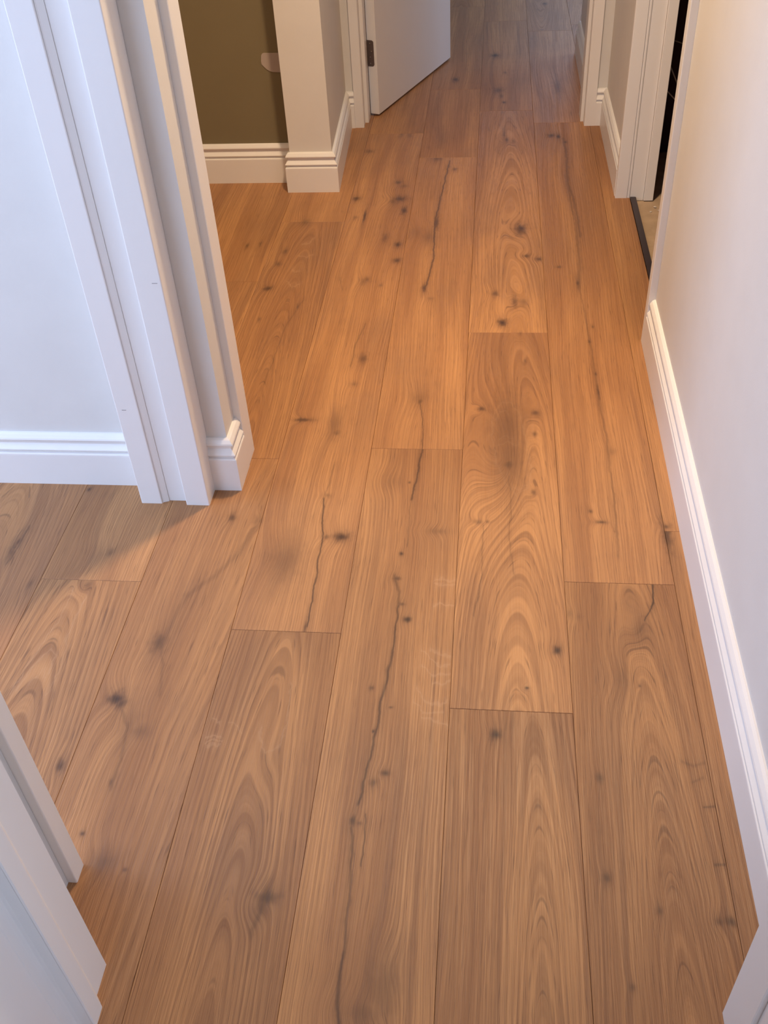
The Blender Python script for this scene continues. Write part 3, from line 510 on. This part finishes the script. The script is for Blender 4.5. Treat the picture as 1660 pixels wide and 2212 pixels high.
baseboard('baseboard_left_pillar', [(-0.583, 1.822), (-0.583, 1.745), (-0.629, 1.745)], 'short white baseboard turning round the corner beside the left doorway')
baseboard('baseboard_alcove', [(-0.722, 3.540), (-2.40, 3.540)], 'moulded white baseboard under the olive wall')
baseboard('baseboard_pillar', [(-0.562, 4.0935), (-0.595, 4.0930), (-0.567, 3.449), (-0.720, 3.449), (-0.720, 3.521)], 'moulded white baseboard wrapped round the wall end')
baseboard('baseboard_far', [(0.403, 4.215), (0.403, 5.02)], 'grey shaded baseboard of the stub wall beyond the far doorway')

# ---------------------------------------------------------------- doorway trims
TH = 2.10
t = struct(empty('trim_1', (-0.71, 1.69, 0)), 'white door frame post of the left doorway with two square casings')
def sub(parent, name, poly, z0=0.0, z1=TH, mat=None):
    L = parent.location
    return prism(name, [(x - L.x, y - L.y) for x, y in poly], z0 - L.z, z1 - L.z, mat or M_TRIM, parent)
sub(t, 'casing', rounded(-0.684, -0.629, 1.671, 1.7445, 0.0025, (1, 1, 0, 0)))
sub(t, 'casing', rounded(-0.792, -0.742, 1.674, 1.7555, 0.0025, (1, 1, 0, 0)))
sub(t, 'jamb_lining', R4(-0.7415, -0.6845, 1.686, 1.755))
sub(t, 'door_stop', [(-0.7415, 1.6855), (-0.7415, 1.677), (-0.7395, 1.679), (-0.728, 1.6835), (-0.728, 1.6855)])

def scuff_at(parent, x0, x1, y, z0, z1):
    return box('scuff', x0 - parent.location.x, x1 - parent.location.x, y - 0.0003 - parent.location.y, y + 0.0004 - parent.location.y, z0, z1, M_SCUFF, parent)
scuff_at(t, -0.7790, -0.7695, 1.674, 0.2628, 0.2640)
scuff_at(t, -0.6480, -0.6370, 1.671, 0.5650, 0.5659)
t = struct(empty('trim_2', (-0.70, 0.76, 0)), 'white near post of the left doorway at the bottom left')
sub(t, 'casing', rounded(-0.684, -0.633, 0.7425, 0.775, 0.002, (1, 1, 1, 1)))
sub(t, 'jamb_lining', R4(-0.735, -0.6845, 0.7425, 0.765))
sub(t, 'casing', R4(-0.792, -0.7355, 0.7425, 0.775))

t = struct(empty('trim_3', (-0.55, 0.55, 0)), 'white door frame post in the bottom left corner')
sub(t, 'casing', [(-0.5745, 0.530), (-0.5745, 0.620), (-0.548, 0.620), (-0.546, 0.618), (-0.546, 0.573), (-0.5335, 0.558), (-0.533, 0.556), (-0.533, 0.531), (-0.535, 0.5292)])
sub(t, 'jamb_lining', [(-0.664, 0.526), (-0.5625, 0.5288), (-0.535, 0.5288), (-0.550, 0.5272), (-0.5545, 0.5250), (-0.5560, 0.5200), (-0.5560, 0.505), (-0.5568, 0.504), (-0.5570, 0.42), (-0.664, 0.42)])

t = struct(empty('trim_4', (0.36, 0.55, 0)), 'white door frame post in the bottom right corner')
sub(t, 'casing', [(0.4405, 0.601), (0.4405, 0.614), (0.351, 0.614), (0.349, 0.612), (0.349, 0.544), (0.3505, 0.5425), (0.3710, 0.5425), (0.371, 0.601)])
sub(t, 'jamb_lining', [(0.371, 0.542), (0.356, 0.542), (0.356, 0.528), (0.3505, 0.5275), (0.349, 0.526), (0.349, 0.40), (0.371, 0.40)])

t = struct(empty('trim_5', (0.45, 2.38, 0)), 'white casing edge at the end of the long right wall')
sub(t, 'casing', rounded(0.4235, 0.4418, 2.3785, 2.412, 0.003, (1, 0, 0, 1)))
sub(t, 'jamb_lining', R4(0.442, 0.560, 2.3955, 2.412))

t = struct(empty('trim_6', (0.50, 3.37, 0)), 'white far post of the doorway on the right with a rounded bead')
sub(t, 'casing', rounded(0.433, 0.4735, 3.354, 3.3735, 0.0015, (1, 1, 0, 0)))
sub(t, 'bead', rounded(0.4738, 0.4840, 3.3555, 3.3655, 0.004, (1, 1, 0, 0)))
sub(t, 'jamb_lining', R4(0.4842, 0.5295, 3.3575, 3.3658), -0.010)
sub(t, 'casing', rounded(0.5305, 0.563, 3.350, 3.392, 0.002, (1, 1, 1, 0)), -0.008)

t = struct(empty('trim_7', (0.39, 4.08, 0)), 'white right post of the far doorway')
sub(t, 'casing', rounded(0.369, 0.4095, 4.057, 4.0768, 0.003, (1, 0, 0, 0)))
sub(t, 'jamb_lining', rounded(0.357, 0.3995, 4.108, 4.20, 0.003, (1, 0, 0, 1)))
sub(t, 'casing_return', R4(0.369, 0.3995, 4.0772, 4.1075))
t = struct(empty('trim_8', (-0.54, 4.09, 0)), 'white hinge post of the far doorway')
sub(t, 'casing', rounded(-0.5615, -0.525, 4.079, 4.0938, 0.004, (0, 1, 1, 0)))
sub(t, 'casing_return', R4(-0.5478, -0.527, 4.0942, 4.137))
sub(t, 'jamb_lining', rounded(-0.5478, -0.512, 4.1375, 4.20, 0.004, (0, 1, 0, 0)))

t = struct(empty('trim_9', (-0.575, 1.85, 0)), 'flat white casing on the back edge of the left wall corner')
sub(t, 'casing', [(-0.5828, 1.8225), (-0.5668, 1.8225), (-0.5655, 1.8245), (-0.5655, 1.8865), (-0.5668, 1.8885), (-0.600, 1.8885), (-0.600, 1.8872), (-0.5828, 1.8755)])

# ---------------------------------------------------------------- the open door
ang = math.atan2(0.942, 0.335)
door = struct(empty('door_1', (-0.4745, 4.2055, 0.009), ang), 'plain white door standing open at the end of the corridor')
bm = bmesh.new(); add_box(bm, 0, 0.807, 0, 0.040, 0, 2.03)
bmesh.ops.bevel(bm, geom=bm.edges[:], offset=0.0018, segments=2, affect='EDGES')
link('door_leaf', from_bm('door_leaf', bm), M_DOOR, door)
def hinge_at(z):
    pts = []
    hw, r = 0.027, 0.009
    y0, y1, z0, z1 = 0.0105, 0.042, z, z + 0.100
    pts += [(y1, z0), (y1, z1)]
    for k in range(6):
        a = math.radians(90 + 90 * k / 5); pts.append((y0 + r + r * math.cos(a), z1 - r + r * math.sin(a)))
    for k in range(6):
        a = math.radians(180 + 90 * k / 5); pts.append((y0 + r + r * math.cos(a), z0 + r + r * math.sin(a)))
    bm = bmesh.new(); f = bm.faces.new([bm.verts.new((-0.0002, y, zz)) for y, zz in pts])
    r_ = bmesh.ops.extrude_face_region(bm, geom=[f])
    bmesh.ops.translate(bm, verts=[v for v in r_['geom'] if isinstance(v, bmesh.types.BMVert)], vec=(-0.0016, 0, 0))
    hg = link('hinge', from_bm('hinge', bm), M_METAL, door); hg['label'] = 'dark bronze hinge plate with rounded corners'
    for y, zz in ((0.027, 0.088), (0.021, 0.058), (0.027, 0.036), (0.027, 0.011)):
        bm = bmesh.new()
        bmesh.ops.create_cone(bm, cap_ends=True, segments=12, radius1=0.0030, radius2=0.0018, depth=0.0012, matrix=Matrix.Translation((-0.0022, y, z + zz)) @ Matrix.Rotation(-math.pi / 2, 4, 'Y'))
        link('screw', from_bm('screw', bm, True), M_SCREW, hg)
    bm = bmesh.new()
    bmesh.ops.create_cone(bm, cap_ends=True, segments=12, radius1=0.005, radius2=0.005, depth=0.100, matrix=Matrix.Translation((-0.0045, 0.0445, z + 0.05)))
    link('hinge_pin', from_bm('hinge_pin', bm, True), M_METAL, hg)
for z in (0.192, 1.75): hinge_at(z)

# ---------------------------------------------------------------- small things
bm = bmesh.new(); add_prism(bm, rounded(0.4845, 0.5040, 2.4125, 3.3565, 0.003, (0, 0, 1, 0)), -0.012, 0.0035)
thing(link('threshold_strip', from_bm('threshold_strip', bm), M_STRIP), 'dark brown threshold strip along the oak planks in the right doorway', 'threshold')

pts = [(-0.735, 0.452), (-0.790, 0.453), (-0.796, 0.451), (-0.800, 0.445), (-0.803, 0.425), (-0.802, 0.416), (-0.796, 0.409), (-0.786, 0.399), (-0.776, 0.393), (-0.766, 0.390), (-0.735, 0.388)]
bm = bmesh.new(); f = bm.faces.new([bm.verts.new((x, 3.5398, z)) for x, z in pts])
r_ = bmesh.ops.extrude_face_region(bm, geom=[f])
bmesh.ops.translate(bm, verts=[v for v in r_['geom'] if isinstance(v, bmesh.types.BMVert)], vec=(0, -0.0018, 0))
thing(link('wall_tab', from_bm('wall_tab', bm), M_TAB), 'small pale rounded tab stuck on the dark olive wall', 'tab')

cab = []
def cable(pts, label):
    thing(tube('cable', pts, 0.0022, M_CABLE), label, 'cable', 'cables in the dark doorway')
cable([(0.585, 3.797, 0.40), (0.62, 3.70, 0.415), (0.66, 3.60, 0.424), (0.85, 3.52, 0.43), (1.2, 3.6, 0.40)], 'thin pale cable crossing level, topmost in the dark doorway')
cable([(0.60, 3.60, 0.365), (0.631, 3.60, 0.309), (0.652, 3.60, 0.271), (0.69, 3.60, 0.215), (0.78, 3.58, 0.13), (0.95, 3.5, -0.009)], 'pale cable slanting steeply down below the level cable')
cable([(0.60, 3.60, 0.282), (0.631, 3.60, 0.252), (0.653, 3.60, 0.232), (0.70, 3.60, 0.185), (0.76, 3.58, 0.10), (0.86, 3.5, -0.009)], 'pale cable slanting down, lowest in the dark doorway')

def crumb(x, y, s, seed, label):
    r2 = random.Random(seed); bm = bmesh.new()
    bmesh.ops.create_icosphere(bm, subdivisions=1, radius=s)
    for v in bm.verts: v.co *= r2.uniform(0.7, 1.25); v.co.z *= 0.45
    zmin = min(v.co.z for v in bm.verts)
    for v in bm.verts: v.co.z -= zmin
    thing(link('plaster_crumb', from_bm('plaster_crumb', bm), M_CRUMB, None, (x, y, -0.0121)), label, 'plaster crumb', 'crumbs on the bare floor')
crumb(0.546, 3.2657, 0.0050, 1, 'bright white plaster crumb alone on the beige floor beside the dark strip')
crumb(0.5637, 3.299, 0.0058, 2, 'pale plaster crumb at the foot of the doorway post, nearest to it')
crumb(0.5740, 3.275, 0.0042, 3, 'small plaster crumb right of the bright one, by the wall edge')
